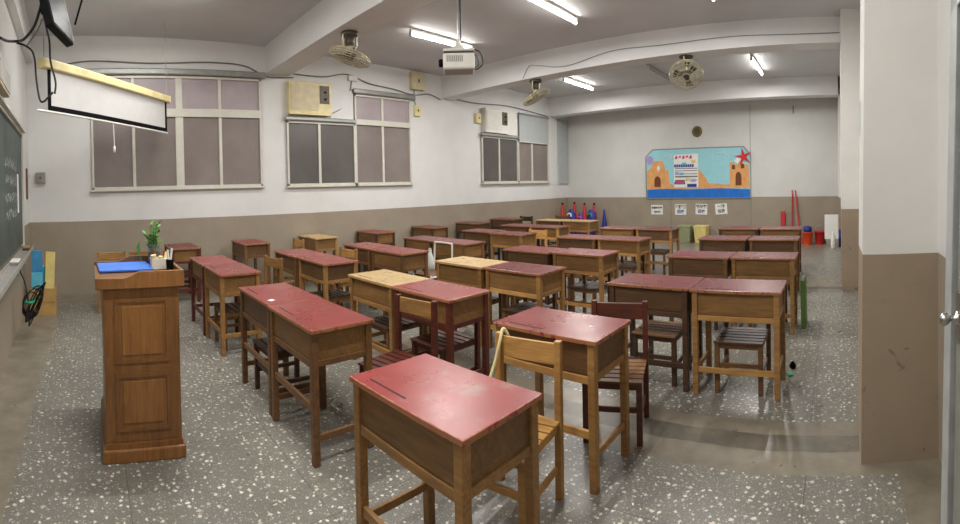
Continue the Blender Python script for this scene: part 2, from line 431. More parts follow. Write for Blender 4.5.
def wallbox(name, label, cat, x0, x1, z0, z1, mat, dep=.1, knob=True):
    t = thing(name, label, cat, ((x0+x1)/2, W, z0)); w = (x1-x0)/2; h = z1-z0
    MB().box(-w, w, -dep, 0, 0, h).build('box_body', mat, t, .006)
    MB().box(-w+.02, w-.02, -dep-.006, -dep, .02, h-.02).build('cover', mat, t, .003)
    if knob: MB().box(-.012, .012, -dep-.02, -dep, h*.42, h*.6).build('latch', 'fandark', t)
    return t
wallbox('fuse_box', 'large cream fuse box high on the window wall', 'electrical box', 6.10, 6.44, 3.46, 3.80, 'beige')
wallbox('switch_box', 'small cream switch box below the large fuse box', 'electrical box', 6.19, 6.35, 2.94, 3.16, 'cream', .06)
wallbox('junction_box', 'small white junction box between the two front windows', 'electrical box', 4.62, 4.82, 3.48, 3.57, 'offwhite', .05, False)
wallbox('switch_box', 'small cream switch box left of the white air conditioner', 'electrical box', 8.02, 8.20, 2.94, 3.16, 'cream', .06)
wallbox('switch_box', 'grey switch box with red top near the blackboard corner', 'electrical box', -.885, -.73, 1.73, 1.90, 'greyplastic', .06)

def cable(name, label, pts, r=.008, mat='greycable', k=6, cat='cable'):
    return tag(MB().tube(spline(pts, k), r, 6).build(name, mat), label, cat)
y = W-.02
cable('cable', 'grey cable running above the first window to the beam', [(-.6, y, 3.52), (0, y, 3.60), (1, y, 3.56), (2.0, y, 3.60), (2.6, y, 3.57), (3.0, y, 3.42), (3.5, y, 3.44)], .011)
cable('cable', 'grey cable from the beam past the yellowed air conditioner', [(3.5, y, 3.50), (4.1, y, 3.50), (4.6, y, 3.59), (5.1, y, 3.47), (5.7, y, 3.42), (6.2, y, 3.36), (6.6, y, 3.42), (6.95, y, 3.34)], .011)
cable('cable', 'cable looping down from junction box to yellowed air conditioner', [(4.7, y, 3.48), (4.66, y, 3.30), (4.5, y, 3.0), (4.25, y-.02, 2.86)], .009)
cable('cable', 'short cable dropping from fuse box into small switch box', [(6.22, y, 3.46), (6.20, y, 3.3), (6.26, y, 3.16)], .008)
cable('cable', 'grey cable running over the white air conditioner', [(7.4, y, 3.40), (8.1, y, 3.38), (9.2, y, 3.44), (10.3, y, 3.40), (11.0, y, 3.36)], .012)
cable('cable', 'cable clipped to the second beam above the hanging fan', [(6.985, 5.35, 3.42), (6.985, 5.2, 3.62), (6.985, 5.0, 3.6), (6.985, 4.4, 3.50), (6.985, 3.5, 3.62), (6.985, 2.6, 3.60), (6.985, 1.5, 3.62), (6.985, .6, 3.60), (6.985, -.1, 3.61)], .005)

# ------------------------------------------------------------------ blackboard group (local: +x out of the wall, y along it)
def bwall(name, label, cat, yy, z): return thing(name, label, cat, (bwx(yy), yy, z), BANG)
bb = bwall('blackboard', 'dark green blackboard with faint chalk writing on front wall', 'blackboard', 4.2, .95)
MB().box(0.0, .03, -2.2, 1.86, 0, 1.34).build('board_surface', 'board', bb)
MB().box(0, .05, 1.86, 1.91, -.03, 1.38).box(0, .05, -2.25, -2.2, -.03, 1.38).box(0, .055, -2.25, 1.91, 1.34, 1.38).box(0, .09, -2.25, 1.91, 1.38, 1.40).build('board_frame', 'frame', bb)
ch = MB()
for r_ in range(4):
    zz = .92-r_*.17; yy = .3
    while yy < 1.25:
        for k in range(4):
            a = random.uniform(0, math.pi); l = random.uniform(.015, .04); c_ = (yy+random.uniform(-.03, .03), zz+random.uniform(-.04, .04))
            dy, dz = l*math.cos(a), l*math.sin(a); n_ = (-math.sin(a)*.004, math.cos(a)*.004)
            p = [(c_[0]-dy-n_[0], c_[1]-dz-n_[1]), (c_[0]+dy-n_[0], c_[1]+dz-n_[1]), (c_[0]+dy+n_[0], c_[1]+dz+n_[1]), (c_[0]-dy+n_[0], c_[1]-dz+n_[1])]
            ch.prism(p, .0305, .032, 'x')
        yy += random.uniform(.09, .13)
ch.build('chalk_writing', plain('chalk', srgb(176, 180, 176), .9), bb)
MB().box(.031, .036, 1.30, 1.42, .40, .84).build('paper_strip', 'white', bb)
tr = bwall('chalk_tray', 'grey metal chalk tray under the blackboard', 'chalk tray', 4.2, .85)
MB().box(.01, .15, -2.3, 2.2, 0, .02).box(.135, .15, -2.3, 2.2, .02, .05).box(.01, .03, -2.3, 2.2, -.05, .05).build('tray_body', 'greyplastic', tr, .003)
for yy in (.2, 1.1, 1.9): MB().tube(arc((.14, yy, -.025), .03, R(90), R(300), 8, 'xz'), .005, 6).build('tray_hook', 'steel', tr)
e1 = bwall('board_eraser', 'wooden backed eraser at the window end of the chalk tray', 'eraser', 6.05, .871)
MB().box(.04, .12, -.10, .10, 0, .025).build('felt', 'fandark', e1); MB().box(.04, .12, -.10, .10, .025, .045).build('handle', 'golden', e1, .006)
e2 = bwall('board_eraser', 'pale felt eraser lying nearer on the chalk tray', 'eraser', 4.75, .871)
MB().box(.03, .12, -.12, .12, 0, .025).build('felt', 'greyplastic', e2); MB().box(.03, .12, -.12, .12, .025, .045).build('handle', 'offwhite', e2, .01)
sp = bwall('wall_speaker', 'beige box speaker mounted above the blackboard', 'speaker', 3.75, 2.37)
MB().box(0, .14, -.33, .33, 0, .19).build('cabinet', 'beige', sp, .01); MB().box(.14, .146, -.30, .30, .02, .17).build('grille', 'greyplastic', sp)
wd = bwall('wooden_hook_board', 'small worn wooden hook board in the corner', 'hook board', 7.05, 1.52)
MB().prism([(-.05, 0), (.02, -.03), (.05, .15), (.03, .40), (-.03, .42), (-.05, .25)], 0, .025, 'x').build('hook_plate', 'mid', wd)
MB().tube([(.02, 0, .3), (.05, 0, .3), (.055, 0, .33)], .006, 6).build('hook', 'steel', wd)
# cable coil
co = bwall('cable_coil', 'coil of black cable tied with green tape under chalk tray', 'cable', 5.10, 0)
cm = MB()
for k in range(7):
    pts = [(.20+(.09+.012*(k % 3))*math.sin(a+.3*k)+.01*k, .03*math.sin(2*a+k), .40+(.13+.015*k)*math.cos(a)+.015*(k % 3)) for a in [2*math.pi*i/26 for i in range(26)]]
    cm.tube(pts, .0075, 6, True)
cm.tube(spline([(.08, -.02, .84), (.09, .0, .74), (.13, .02, .64), (.16, .0, .50), (.17, .03, .36), (.17, .04, .18)]), .0075, 6)
cm.build('cable_loops', 'cable', co)
MB().tube(arc((.18, 0, .43), .05, 0, 2*math.pi, 14, 'xy')[:-1], .014, 6, True).tube([(.18, .03, .42), (.30, .05, .50)], .012, 6).build('tape', 'green2', co)

# cardboard box with folders in the corner
cx, cy = -.68, 6.45
t = thing('cardboard_box', 'kraft cardboard box on floor in the front corner', 'box', (cx, cy, 0))
MB().box(-.17, .17, -.14, .14, 0, .01).box(-.17, -.16, -.14, .14, .01, .34).box(.16, .17, -.14, .14, .01, .34).box(-.16, .16, -.14, -.13, .01, .34).box(-.16, .16, .13, .14, .01, .34).build('box_body', 'cardboard', t)
MB().box(-.17, .17, -.145, -.14, .155, .185).build('packing_tape', plain('tape', srgb(170, 136, 80), .3), t)
tag(MB().box(-.0, .125, -.11, -.07, .0, .79, Matrix.Rotation(R(3), 4, 'Y')).build('folded_board', 'yellow', None, .003, (cx+.01, cy, .02)), 'tall pale yellow board standing in the cardboard box', 'board')
tag(MB().box(-.15, .0, -.125, -.08, .0, .52).box(-.15, .0, -.13, -.125, .34, .44).build('paper_bag', 'lightblue', None, .004, (cx, cy, .02)), 'light blue paper bag sticking out of the cardboard box', 'bag')
tag(MB().box(-.15, -.01, -.04, 0, .0, .80).build('document_file', plain('file blue', srgb(70, 150, 200), .5), None, .004, (cx, cy, .02)), 'tall blue document file standing behind the light blue bag', 'file')
tag(MB().box(-.02, .08, -.03, .02, .0, .60).build('paper_roll', 'lightblue', None, .02, (cx, cy, .02)), 'pale blue rolled paper behind the yellow board', 'paper')

# ------------------------------------------------------------------ television, projection screen
t = thing('television', 'black flat television hanging from ceiling above the screen', 'television', (-.25, 4.50, 3.0), R(-14))
T = Matrix.Rotation(R(-13), 4, 'Y')
MB().box(-.05, .03, -.33, .33, 0, .60, T).build('housing', 'black', t, .01)
MB().box(.03, .036, -.31, .29, .02, .58, T).build('display', 'screenblack', t)
MB().box(-.045, .04, .32, .336, .02, .6, T).build('side_bezel', 'greyplastic', t)
MB().tube([(-.12, 0, .5), (-.12, 0, 1.0)], .025).box(-.17, -.1, -.1, .1, .2, .55).build('ceiling_mount', 'black', t)

x0, y0, x1, y1, sz = -.46, 4.90, 1.14, 6.88, 2.86
L = math.hypot(x1-x0, y1-y0); ang = math.atan2(y1-y0, x1-x0)
t = thing('projection_screen', 'partly lowered projection screen hanging from wires across the corner', 'projection screen', (x0, y0, sz), ang)
MB().box(-.04, L+.03, -.05, .05, -.045, .05).build('case', 'woodcase', t, .012)
multi('end_cap', 'cream', t, .004, MB().box(-.05, -.04, -.05, .05, -.05, .055), MB().box(L+.03, L+.04, -.05, .05, -.05, .055))
MB().box(.04, L-.02, -.004, .004, -.44, -.04).build('canvas', 'canvas', t)
MB().box(.04, .09, -.006, -.004, -.44, -.04).box(L-.07, L-.02, -.006, -.004, -.44, -.04).box(.04, L-.02, -.006, -.004, -.46, -.41).build('black_border', 'black', t)
MB().tube([(-.12, 0, -.475), (L-.0, 0, -.475)], .012).build('bottom_bar', 'offwhite', t)
multi('hanging_wire', 'greyplastic', t, 0, MB().tube([(0, 0, .04), (0, 0, 1.13)], .006), MB().tube([(L, 0, .04), (L, 0, 1.10)], .006))
MB().tube([(L*.47, 0, -.47), (L*.475, 0, -.75)], .006).lathe([(.004, 0), (.016, .02), (.016, .07), (.004, .08)], (L*.475, 0, -.83), 10).build('pull_cord', 'offwhite', t)
cable('cable', 'thick black cable running from the front wall up to the television', [(-.82, 4.37, 2.98), (-.79, 4.60, 3.02), (-.71, 4.72, 3.05), (-.62, 4.60, 3.03), (-.52, 4.55, 3.12), (-.46, 4.52, 3.25), (-.43, 4.5, 3.36), (-.42, 4.5, 3.5)], .014, 'cable')
cable('cable', 'black cable curling down beside the left end of the screen', [(-.73, 4.80, 3.06), (-.63, 4.85, 3.03), (-.56, 4.86, 2.94), (-.54, 4.85, 2.70), (-.51, 4.85, 2.50), (-.47, 4.84, 2.47), (-.42, 4.84, 2.51), (-.37, 4.84, 2.56)], .011, 'cable')
cable('cable', 'thin grey cable slanting up from the black cable to the television', [(-.62, 4.80, 3.03), (-.51, 4.8, 3.17), (-.46, 4.8, 3.28)], .008, 'greycable')
cable('cable', 'dark power cable dropping from television over the screen case', [(-.45, 4.75, 3.40), (-.43, 4.76, 3.25), (-.39, 4.78, 3.05), (-.385, 4.80, 2.86), (-.34, 4.83, 2.66), (-.35, 4.82, 2.54)], .012, 'cable')
tag(MB().tube([(-.05, 4.9, 3.95), (-.05, 4.9, 3.49), (-.13, 4.9, 3.24)], .012, 6).build('support_rod', 'black'), 'thin black support rod right of the television', 'rod')

# ------------------------------------------------------------------ projector
t = thing('projector', 'white projector on a long pole below the ceiling', 'projector', (3.68, 3.70, 2.74), R(-44))
MB().box(-.17, .17, -.14, .14, 0, .17).build('housing', 'offwhite', t, .02)
MB().box(-.165, .165, -.142, .142, .172, .182).build('top_seam', 'fandark', t)
MB().box(-.17, .17, -.14, .14, .184, .215).build('top_cover', 'offwhite', t, .012)
g = MB()
for i in range(9): g.box(-.13+i*.02, -.118+i*.02, -.1425, -.139, .075, .14)
g.build('vent', 'greyplastic', t)
MB().box(-.155, .155, -.125, .125, -.004, 0).build('base_plate', 'greyplastic', t)
MB().lathe([(.04, 0), (.045, .03), (.035, .05)], T=Matrix.Translation((-.17, .02, .1)) @ Matrix.Rotation(R(-90), 4, 'Y')).build('lens', 'screenblack', t)
MB().tube([(0, 0, .28), (0, 0, 1.14)], .019, 12).build('pole', 'steel', t)
MB().lathe([(.09, .22), (.075, .25), (.03, .29), (.025, .34)]).build('mount', 'offwhite', t)
MB().tube(spline([(.14, .06, .26), (.24, .06, .22), (.27, .04, .10), (.2, .02, .03), (.15, 0, .04)]), .008).tube(spline([(.14, .08, .22), (.21, .08, .18), (.22, .06, .08), (.16, .04, .05)]), .006).tube([(.028, 0, .3), (.03, .005, 1.1)], .008).build('power_cord', 'cable', t)

# ------------------------------------------------------------------ fans
def fan_proto():
    t = empty('ceiling_fan')
    MB().lathe([(.11, -.0), (.115, -.02), (.11, -.035)]).build('mounting_plate', 'fandark', t)
    MB().tube([(-.10, 0, -.02), (-.10, 0, -.16), (-.05, 0, -.22)], .012).tube([(.10, 0, -.02), (.10, 0, -.16), (.05, 0, -.22)], .012).lathe([(.05, -.24), (.06, -.2), (.05, -.17)]).build('yoke', 'fan', t)
    MB().lathe([(.045, -.05), (.06, -.07), (.06, -.14), (.04, -.17)]).build('swivel_motor', 'fandark', t)
    h = empty('fan_head'); h.parent = t; h.location = (0, 0, -.30)
    cg = MB(); FS = 1.12
    for r_, z in ((.24, 0), (.235, .035), (.20, .062), (.20, -.055), (.235, -.03), (.13, .075), (.13, -.065), (.06, .08), (.06, -.07)):
        cg.tube([(FS*r_*math.cos(a), FS*r_*math.sin(a), z*.8) for a in [2*math.pi*i/36 for i in range(36)]], .005 if r_ < .24 else .009, 5, True)
    for i in range(22):
        a = 2*math.pi*i/22; c_, s_ = math.cos(a), math.sin(a)
        cg.tube([(FS*r_*c_, FS*r_*s_, z*.8) for r_, z in ((.05, .08), (.13, .075), (.20, .062), (.235, .035), (.24, 0), (.235, -.03), (.20, -.055), (.13, -.065), (.05, -.07))], .004, 4)
    cg.build('cage', 'fan', h)
    MB().lathe([(.02, -.045), (.05, -.03), (.05, .02), (.065, .03), (.065, .05), (.04, .12)]).build('motor', 'fandark', h)
    for k in range(3):
        a = 2*math.pi*k/3; Tm = Matrix.Rotation(a, 4, 'Z')
        MB().hexa([(.04, -.03, -.012), (.20, -.07, -.025), (.21, .05, .01), (.04, .03, .002)], [(.04, -.03, -.008), (.20, -.07, -.021), (.21, .05, .014), (.04, .03, .006)]).build('blade', 'fandark', h).matrix_local = Tm
    return t
fp = fan_proto()
def put_fan(first, x, y, z, rx, ry, rz, label):
    o = fp if first else copy_tree(fp)
    o.location = (x, y, z); tag(o, label, 'fan', 'orbit fans hung under the beams')
    for c in o.children:
        if c.name.startswith('fan_head'): c.rotation_euler = (rx, ry, rz)
put_fan(True, 3.19, 5.16, 3.45, R(11), R(17), 0, 'cream caged ceiling fan under the front beam')
put_fan(False, 7.18, 5.20, 3.40, R(-23), R(-17), 0, 'caged ceiling fan tilted steeply, under second beam near air conditioner')
put_fan(False, 7.20, 2.30, 3.46, R(-13), R(40), 0, 'caged ceiling fan facing the camera under second beam')

# ------------------------------------------------------------------ lights
def tube_light(x, yy, z, label, lit=True, ln=1.30, power=62):
    t = thing('ceiling_light', label, 'light', (x, yy, z), 0, 'fluorescent tube lights')
    MB().box(-ln/2-.03, ln/2+.03, -.022, .022, .045, .075).build('batten', 'greyplastic' if not lit else 'offwhite', t, .004)
    multi('lamp_holder', 'offwhite', t, .003, MB().box(-ln/2-.03, -ln/2, -.02, .02, -.03, .05), MB().box(ln/2, ln/2+.03, -.02, .02, -.03, .05))
    MB().tube([(-ln/2, 0, 0), (ln/2, 0, 0)], .019, 12).build('tube', 'tube' if lit else 'greyplastic', t)
    multi('hanger', 'greyplastic', t, 0, MB().tube([(-ln/3, 0, .07), (-ln/3, 0, .13)], .008), MB().tube([(ln/3, 0, .07), (ln/3, 0, .13)], .008))
    if lit:
        l = bpy.data.lights.new('lamp_glow', 'AREA'); l.shape = 'RECTANGLE'; l.size = ln; l.size_y = .06; l.energy = power; l.color = (1, .975, .94)
        lo = bpy.data.objects.new('lamp_glow', l); COL.objects.link(lo); lo.parent = t; lo.location = (0, 0, -.03)
    return t
cz = 3.76
tube_light(5.19, 5.57, cz, 'lit tube light behind the projector pole')
tube_light(5.22, 3.52, cz, 'lit tube light at the top edge right of the projector')
tube_light(5.22, 1.50, cz, 'lit tube light nearest the door side column')
tube_light(9.60, 5.70, cz, 'lit tube light over the rear near the window wall', power=68)
tube_light(9.60, 1.55, cz, 'lit tube light over the rear aisle by the column', power=68)
tube_light(9.55, 3.65, cz, 'unlit grey tube light beside the camera facing fan', False)
tube_light(.85, 5.66, 3.86, 'lit tube light above the lectern near windows', power=42)
tube_light(.85, 3.52, 3.86, 'lit tube light above the lectern in the centre')
tube_light(.85, 1.50, 3.86, 'lit tube light above the nearest desk')
for nm, loc, rot, sx, sy, e in (('front_fill', (1.6, .9, 3.3), (0, 0, 0), .3, .3, 0),):
    pass

# ------------------------------------------------------------------ desks
TOPN = {'top_worn': 'scuffed red-topped', 'top_red': 'red-topped', 'top_maroon': 'maroon-topped', 'top_light': 'bare wood topped'}
BODN = {'ochre': 'ochre', 'golden': 'golden', 'mid': 'brown', 'dark': 'dark brown', 'darkred': 'dark red'}
_cache = {}
def part(key, name, mb, mat, parent, bevel=.003):
    """share mesh data between equal parts"""
    k = (key, mat)
    if k not in _cache:
        _cache[k] = mb().build(name, mat, parent, bevel); return _cache[k]
    s = _cache[k]; o = s.copy(); o.name = name; COL.objects.link(o); o.parent = parent; return o
def make_desk(top, body, panel, low=.20, side=.16, bars=None):
    t = empty('school_desk')
    part('top', 'tabletop', lambda: MB().box(-.215, .215, -.342, .342, .737, .760), top, t, .004)
    part('groove', 'pencil_groove', lambda: MB().box(-.165, -.155, .02, .26, .7595, .7606), 'groove', t, 0)
    for i, (sx, sy) in enumerate(((-1, -1), (-1, 1), (1, -1), (1, 1))):
        part('leg%d' % i, 'leg', lambda: MB().box(sx*.185-.021, sx*.185+.021, sy*.305-.021, sy*.305+.021, 0, .737), body, t, .004)
    def comp():
        m = MB().box(-.192, -.182, -.285, .285, .58, .737)
        for s_ in (-1, 1): m.box(-.165, .165, s_*.305-.005, s_*.305+.005, .58, .737)
        return m.box(-.185, .185, -.30, .30, .574, .584).box(.05, .06, -.285, .285, .58, .60)
    part('comp', 'drawer_box', comp, panel, t, 0)
    part('apronf', 'apron', lambda: MB().box(-.198, -.172, -.285, .285, .535, .574), bars or body, t, .003)
    part('lowbar%.2f' % low, 'footrest', lambda: MB().box(-.196, -.174, -.285, .285, low-.02, low+.02), bars or body, t, .003)
    for s_ in (-1, 1):
        part('apron%d' % s_, 'apron', lambda: MB().box(-.165, .165, s_*.305-.013, s_*.305+.013, .545, .580), body, t, .003)
        part('sidebar%d%.2f' % (s_, side), 'stretcher', lambda: MB().box(-.165, .165, s_*.305-.01, s_*.305+.01, side-.018, side+.018), body, t, .003)
    return t
# x, y (near right corner), column, half, row, top, body, panel, low bar height
A_, M_, Lt = 'top_red', 'top_maroon', 'top_light'
ORD = ['', 'first', 'second', 'third', 'fourth', 'fifth', 'sixth', 'last']
COLN = {0: 'door-side column', 1: 'second column', 2: 'third column', 3: 'window-wall column'}
DESKS = [
 (1.03, 1.05, 0, 'L', 1, 'top_worn', 'ochre', 'panel', .22), (2.06, 1.15, 0, 'L', 2, A_, 'ochre', 'paneldark', .28),
 (3.33, .38, 0, 'R', 3, M_, 'ochre', 'panel', .18), (3.35, 1.075, 0, 'L', 3, M_, 'dark', 'paneldark', .18),
 (4.80, .40, 0, 'R', 4, M_, 'ochre', 'panel', .18), (4.78, 1.095, 0, 'L', 4, M_, 'mid', 'paneldark', .18),
 (6.35, .49, 0, 'R', 5, M_, 'mid', 'paneldark', .18), (6.33, 1.20, 0, 'L', 5, M_, 'dark', 'paneldark', .18),
 (7.75, .56, 0, 'R', 6, M_, 'mid', 'panel', .18), (7.75, 1.27, 0, 'L', 6, M_, 'dark', 'panel', .18),
 (1.18, 2.39, 1, 'R', 1, A_, 'mid', 'panel', .31), (1.19, 3.085, 1, 'L', 1, A_, 'mid', 'paneldark', .31),
 (2.25, 2.40, 1, 'R', 2, A_, 'darkred', 'panel', .2), (2.26, 3.10, 1, 'L', 2, Lt, 'ochre', 'panel', .2),
 (3.39, 2.44, 1, 'R', 3, M_, 'ochre', 'panel', .2), (3.37, 3.135, 1, 'L', 3, Lt, 'ochre', 'panel', .2),
 (4.56, 2.44, 1, 'R', 4, M_, 'ochre', 'panel', .2), (4.50, 3.135, 1, 'L', 4, M_, 'dark', 'paneldark', .2),
 (5.95, 2.60, 1, 'R', 5, M_, 'ochre', 'panel', .2), (5.93, 3.295, 1, 'L', 5, M_, 'mid', 'paneldark', .2),
 (7.44, 2.66, 1, 'R', 6, M_, 'ochre', 'paneldark', .2), (7.42, 3.36, 1, 'L', 6, M_, 'mid', 'panel', .2),
 (1.20, 4.38, 2, 'R', 1, A_, 'ochre', 'panel', .2), (1.19, 5.075, 2, 'L', 1, A_, 'darkred', 'panel', .2),
 (2.36, 4.43, 2, 'R', 2, A_, 'ochre', 'paneldark', .2), (2.35, 5.15, 2, 'L', 2, A_, 'mid', 'paneldark', .2),
 (3.43, 4.47, 2, 'R', 3, A_, 'mid', 'panel', .2), (3.44, 5.19, 2, 'L', 3, A_, 'mid', 'paneldark', .2),
 (4.56, 4.55, 2, 'R', 4, M_, 'mid', 'panel', .2), (4.58, 5.26, 2, 'L', 4, M_, 'dark', 'panel', .2),
 (5.90, 4.61, 2, 'R', 5, M_, 'ochre', 'panel', .2), (6.00, 5.36, 2, 'L', 5, M_, 'dark', 'paneldark', .2),
 (7.20, 4.76, 2, 'R', 6, M_, 'golden', 'panel', .2), (7.19, 5.46, 2, 'L', 6, M_, 'darkred', 'paneldark', .2),
 (8.55, 4.88, 2, 'R', 7, Lt, 'ochre', 'panel', .2), (8.53, 5.58, 2, 'L', 7, Lt, 'mid', 'paneldark', .2),
 (1.12, 6.68, 3, '', 1, M_, 'darkred', 'panel', .2), (2.25, 6.76, 3, '', 2, A_, 'mid', 'paneldark', .2),
 (3.50, 6.86, 3, '', 3, Lt, 'ochre', 'panel', .2), (4.71, 6.87, 3, '', 4, A_, 'dark', 'panel', .2),
 (6.00, 6.84, 3, '', 5, M_, 'dark', 'panel', .2), (7.22, 6.80, 3, '', 6, M_, 'dark', 'paneldark', .2), (8.44, 6.86, 3, '', 7, M_, 'dark', 'paneldark', .2)]
SIDE = {'L': 'left half', 'R': 'right half'}
def dlabel(c, half, row):
    if c == 3: return 'of the %s, %s row from blackboard' % (COLN[c], ORD[row])
    if c == 0 and row < 3: return ''
    return '%s of the %s, %s row from blackboard' % (SIDE[half], COLN[c], ORD[row])
PALE = {(0, 3, 'R'), (1, 3, 'R'), (1, 4, 'R'), (2, 5, 'R'), (1, 5, 'R'), (0, 2, 'L')}
for (x, y_, c, half, row, top, body, panel, low) in DESKS:
    d = make_desk(top, body, panel, low, .18 if row != 1 or c != 1 else .15, 'golden' if (c, row, half) in PALE else None)
    d.location = (x+.215, y_+.3435, 0)
    s = dlabel(c, half, row)
    lab = '%s %s desk, %s' % (TOPN[top], BODN[body], s)
    if c == 3: lab = '%s %s single desk %s' % (TOPN[top], BODN[body], s)
    if c == 0 and row == 1: lab = 'nearest red-topped ochre desk with scuffed glossy top at the bottom of frame'
    if c == 0 and row == 2: lab = 'red-topped ochre desk standing just behind the golden pulled-out chair'
    tag(d, lab, 'desk', 'school desks in rows')

# ------------------------------------------------------------------ chairs (face -x, origin under the seat centre)
SH = .38
def make_chair(frame, seat, rail, h=.755):
    t = empty('school_chair')
    def seat_mb():
        m = MB()
        for i in range(6): m.box(-.215+i*.065, -.215+i*.065+.052, -.185, .185, SH-.015, SH)
        for s_ in (-.14, .14): m.box(-.175, .16, s_-.012, s_+.012, SH-.04, SH-.014)
        return m
    part('seat', 'seat', seat_mb, seat, t, .003)
    for i, s_ in enumerate((-1, 1)):
        part('fl%d' % i, 'leg', lambda: MB().box(-.203, -.168, s_*.165-.018, s_*.165+.018, 0, SH-.015), frame, t, .003)
        part('bl%d%.2f' % (i, h), 'leg', lambda: MB().hexa([(.150, s_*.175-.018, 0), (.188, s_*.175-.018, 0), (.188, s_*.175+.018, 0), (.150, s_*.175+.018, 0)], [(.165, s_*.175-.018, h), (.198, s_*.175-.018, h), (.198, s_*.175+.018, h), (.165, s_*.175+.018, h)]), frame, t, .004)
    part('apr', 'apron', lambda: MB().box(-.195, -.177, -.15, .15, SH-.055, SH-.017), frame, t, .002)
    part('str', 'stretcher', lambda: MB().box(-.195, -.177, -.15, .15, .19, .22), frame, t, .002)
    for s_ in (-1, 1):
        part('apr%d' % s_, 'apron', lambda: MB().box(-.168, .155, s_*.166-.009, s_*.166+.009, SH-.055, SH-.017), frame, t, .002)
        part('str%d' % s_, 'stretcher', lambda: MB().box(-.168, .155, s_*.166-.009, s_*.166+.009, .13, .16), frame, t, .002)
    part('rail%.2f' % h, 'backrest', lambda: MB().hexa([(.172, -.157, h-.12), (.190, -.157, h-.12), (.190, .157, h-.12), (.172, .157, h-.12)], [(.176, -.157, h-.015), (.194, -.157, h-.015), (.194, .157, h-.015), (.176, .157, h-.015)]), rail, t, .004)
    return t
def chair(x, y_, rz, frame, seat, rail, label, h=.755):
    t = make_chair(frame, seat, rail, h); t.location = (x, y_, 0); t.rotation_euler = (0, 0, rz)
    tag(t, label, 'chair', 'wooden school chairs'); return t
def back_at(x, y_, deg):  # place by the middle of its back
    a = R(deg); return (x-.18*math.cos(a), y_-.18*math.sin(a), a)
pulled = {(0, 1, 'L'), (0, 2, 'L'), (1, 1, 'R'), (2, 1, 'L'), (3, 2, ''), (2, 2, 'L'), (2, 3, 'R'), (2, 5, 'R'), (3, 7, ''), (2, 7, 'L')}
chair(*back_at(1.951, 1.497, 8.6), 'golden', 'golden', 'golden', 'golden wooden chair pulled out behind the nearest desk', .765)
chair(*back_at(2.88, 1.42, 18), 'darkred', 'mid', 'darkred', 'dark red wooden chair turned sideways behind the second nearest desk')
chair(*back_at(2.12, 2.62, 8), 'darkred', 'darkred', 'ochre', 'dark red chair with pale backrest in the second column, first row', .77)
chair(*back_at(2.10, 5.24, 10), 'ochre', 'ochre', 'ochre', 'ochre chair pulled back in the third column, first row', .77)
chair(*back_at(3.24, 6.96, 0), 'ochre', 'ochre', 'golden', 'pale wooden chair by the window wall before the bare wood desk', .77)
chair(*back_at(3.24, 5.40, 4), 'ochre', 'ochre', 'golden', 'pale wooden chair in the third column, second row', .77)
chair(*back_at(6.72, 4.88, 0), 'golden', 'golden', 'golden', 'bright golden chair far back in the third column, fifth row', .77)
chair(*back_at(9.30, 7.10, 0), 'dark', 'dark', 'dark', 'dark chair in the far window-side corner behind last desk', .78)
chair(*back_at(9.55, 6.20, 0), 'mid', 'mid', 'mid', 'brown chair in front of the red cones, behind the last row', .80)
cols = {('ochre'): ('mid', 'dark', 'mid'), 'mid': ('dark', 'dark', 'dark'), 'dark': ('dark', 'mid', 'dark'), 'darkred': ('darkred', 'darkred', 'darkred'), 'golden': ('ochre', 'ochre', 'ochre')}
CN = {'mid': 'brown', 'dark': 'dark brown', 'darkred': 'dark red', 'ochre': 'ochre'}
for (x, y_, c, half, row, top, body, panel, low) in DESKS:
    if (c, row, half) in pulled: continue
    fr = cols[body]
    s = dlabel(c, half, row)
    if c == 3: s = s.replace('of the ', '')
    s = s.replace(' from blackboard', '')
    chair(x+.272, y_+.343+random.uniform(-.03, .03), 0, *fr, '%s chair tucked under the desk, %s' % (CN[fr[0]], s), .745)
# two chairs behind the lectern, backs toward the camera
for cx_, w_, lb in ((.25, 0, 'honey brown chair behind the lectern, left one of two'), (.68, 0, 'honey brown chair behind the lectern, right one of two')):
    chair(cx_, 6.52, R(-90), 'ochre', 'ochre', 'ochre', lb, .80)
# white metal chair with a bag
t = thing('metal_chair', 'white tubular metal chair among wooden desks in third column', 'chair', (4.06, 4.66, 0))
MB().tube(spline([(-.17, -.17, 0), (-.17, -.17, .40), (-.13, -.17, .42), (.15, -.17, .42), (.19, -.17, .46), (.21, -.17, .76), (.21, -.13, .80), (.21, .13, .80), (.21, .17, .76), (.19, .17, .46), (.15, .17, .42), (-.13, .17, .42), (-.17, .17, .40), (-.17, .17, 0)], 5), .012, 8).tube([(.15, -.17, .42), (.19, -.17, 0)], .012).tube([(.15, .17, .42), (.19, .17, 0)], .012).build('frame', 'offwhite', t)
MB().box(-.17, .17, -.17, .17, .42, .445).build('seat', 'mid', t, .01)
t = thing('plastic_bag', 'white plastic bag hanging from the white metal chair', 'bag', (4.22, 4.875, .42))
bm_ = MB(); prof_ = [(.02, 0), (.06, .03), (.075, .10), (.06, .18), (.03, .25), (.02, .28)]
bm_.lathe(prof_, n=12, T=Matrix.Scale(.5, 4, Vector((1, 0, 0)))); bm_.build('bag_body', 'white', t)
MB().tube(arc((0, 0, .27), .03, 0, math.pi, 8, 'yz'), .006, 5).build('handle', 'white', t)
# strap over the golden chair back
tag(MB().tube(spline([(1.80, 1.66, .50), (1.86, 1.65, .62), (1.90, 1.64, .74), (1.935, 1.65, .782), (1.965, 1.64, .74), (1.975, 1.64, .66)]), .009, 6).build('strap', 'cream'), 'pale strap looped over the backrest of the golden chair', 'strap')
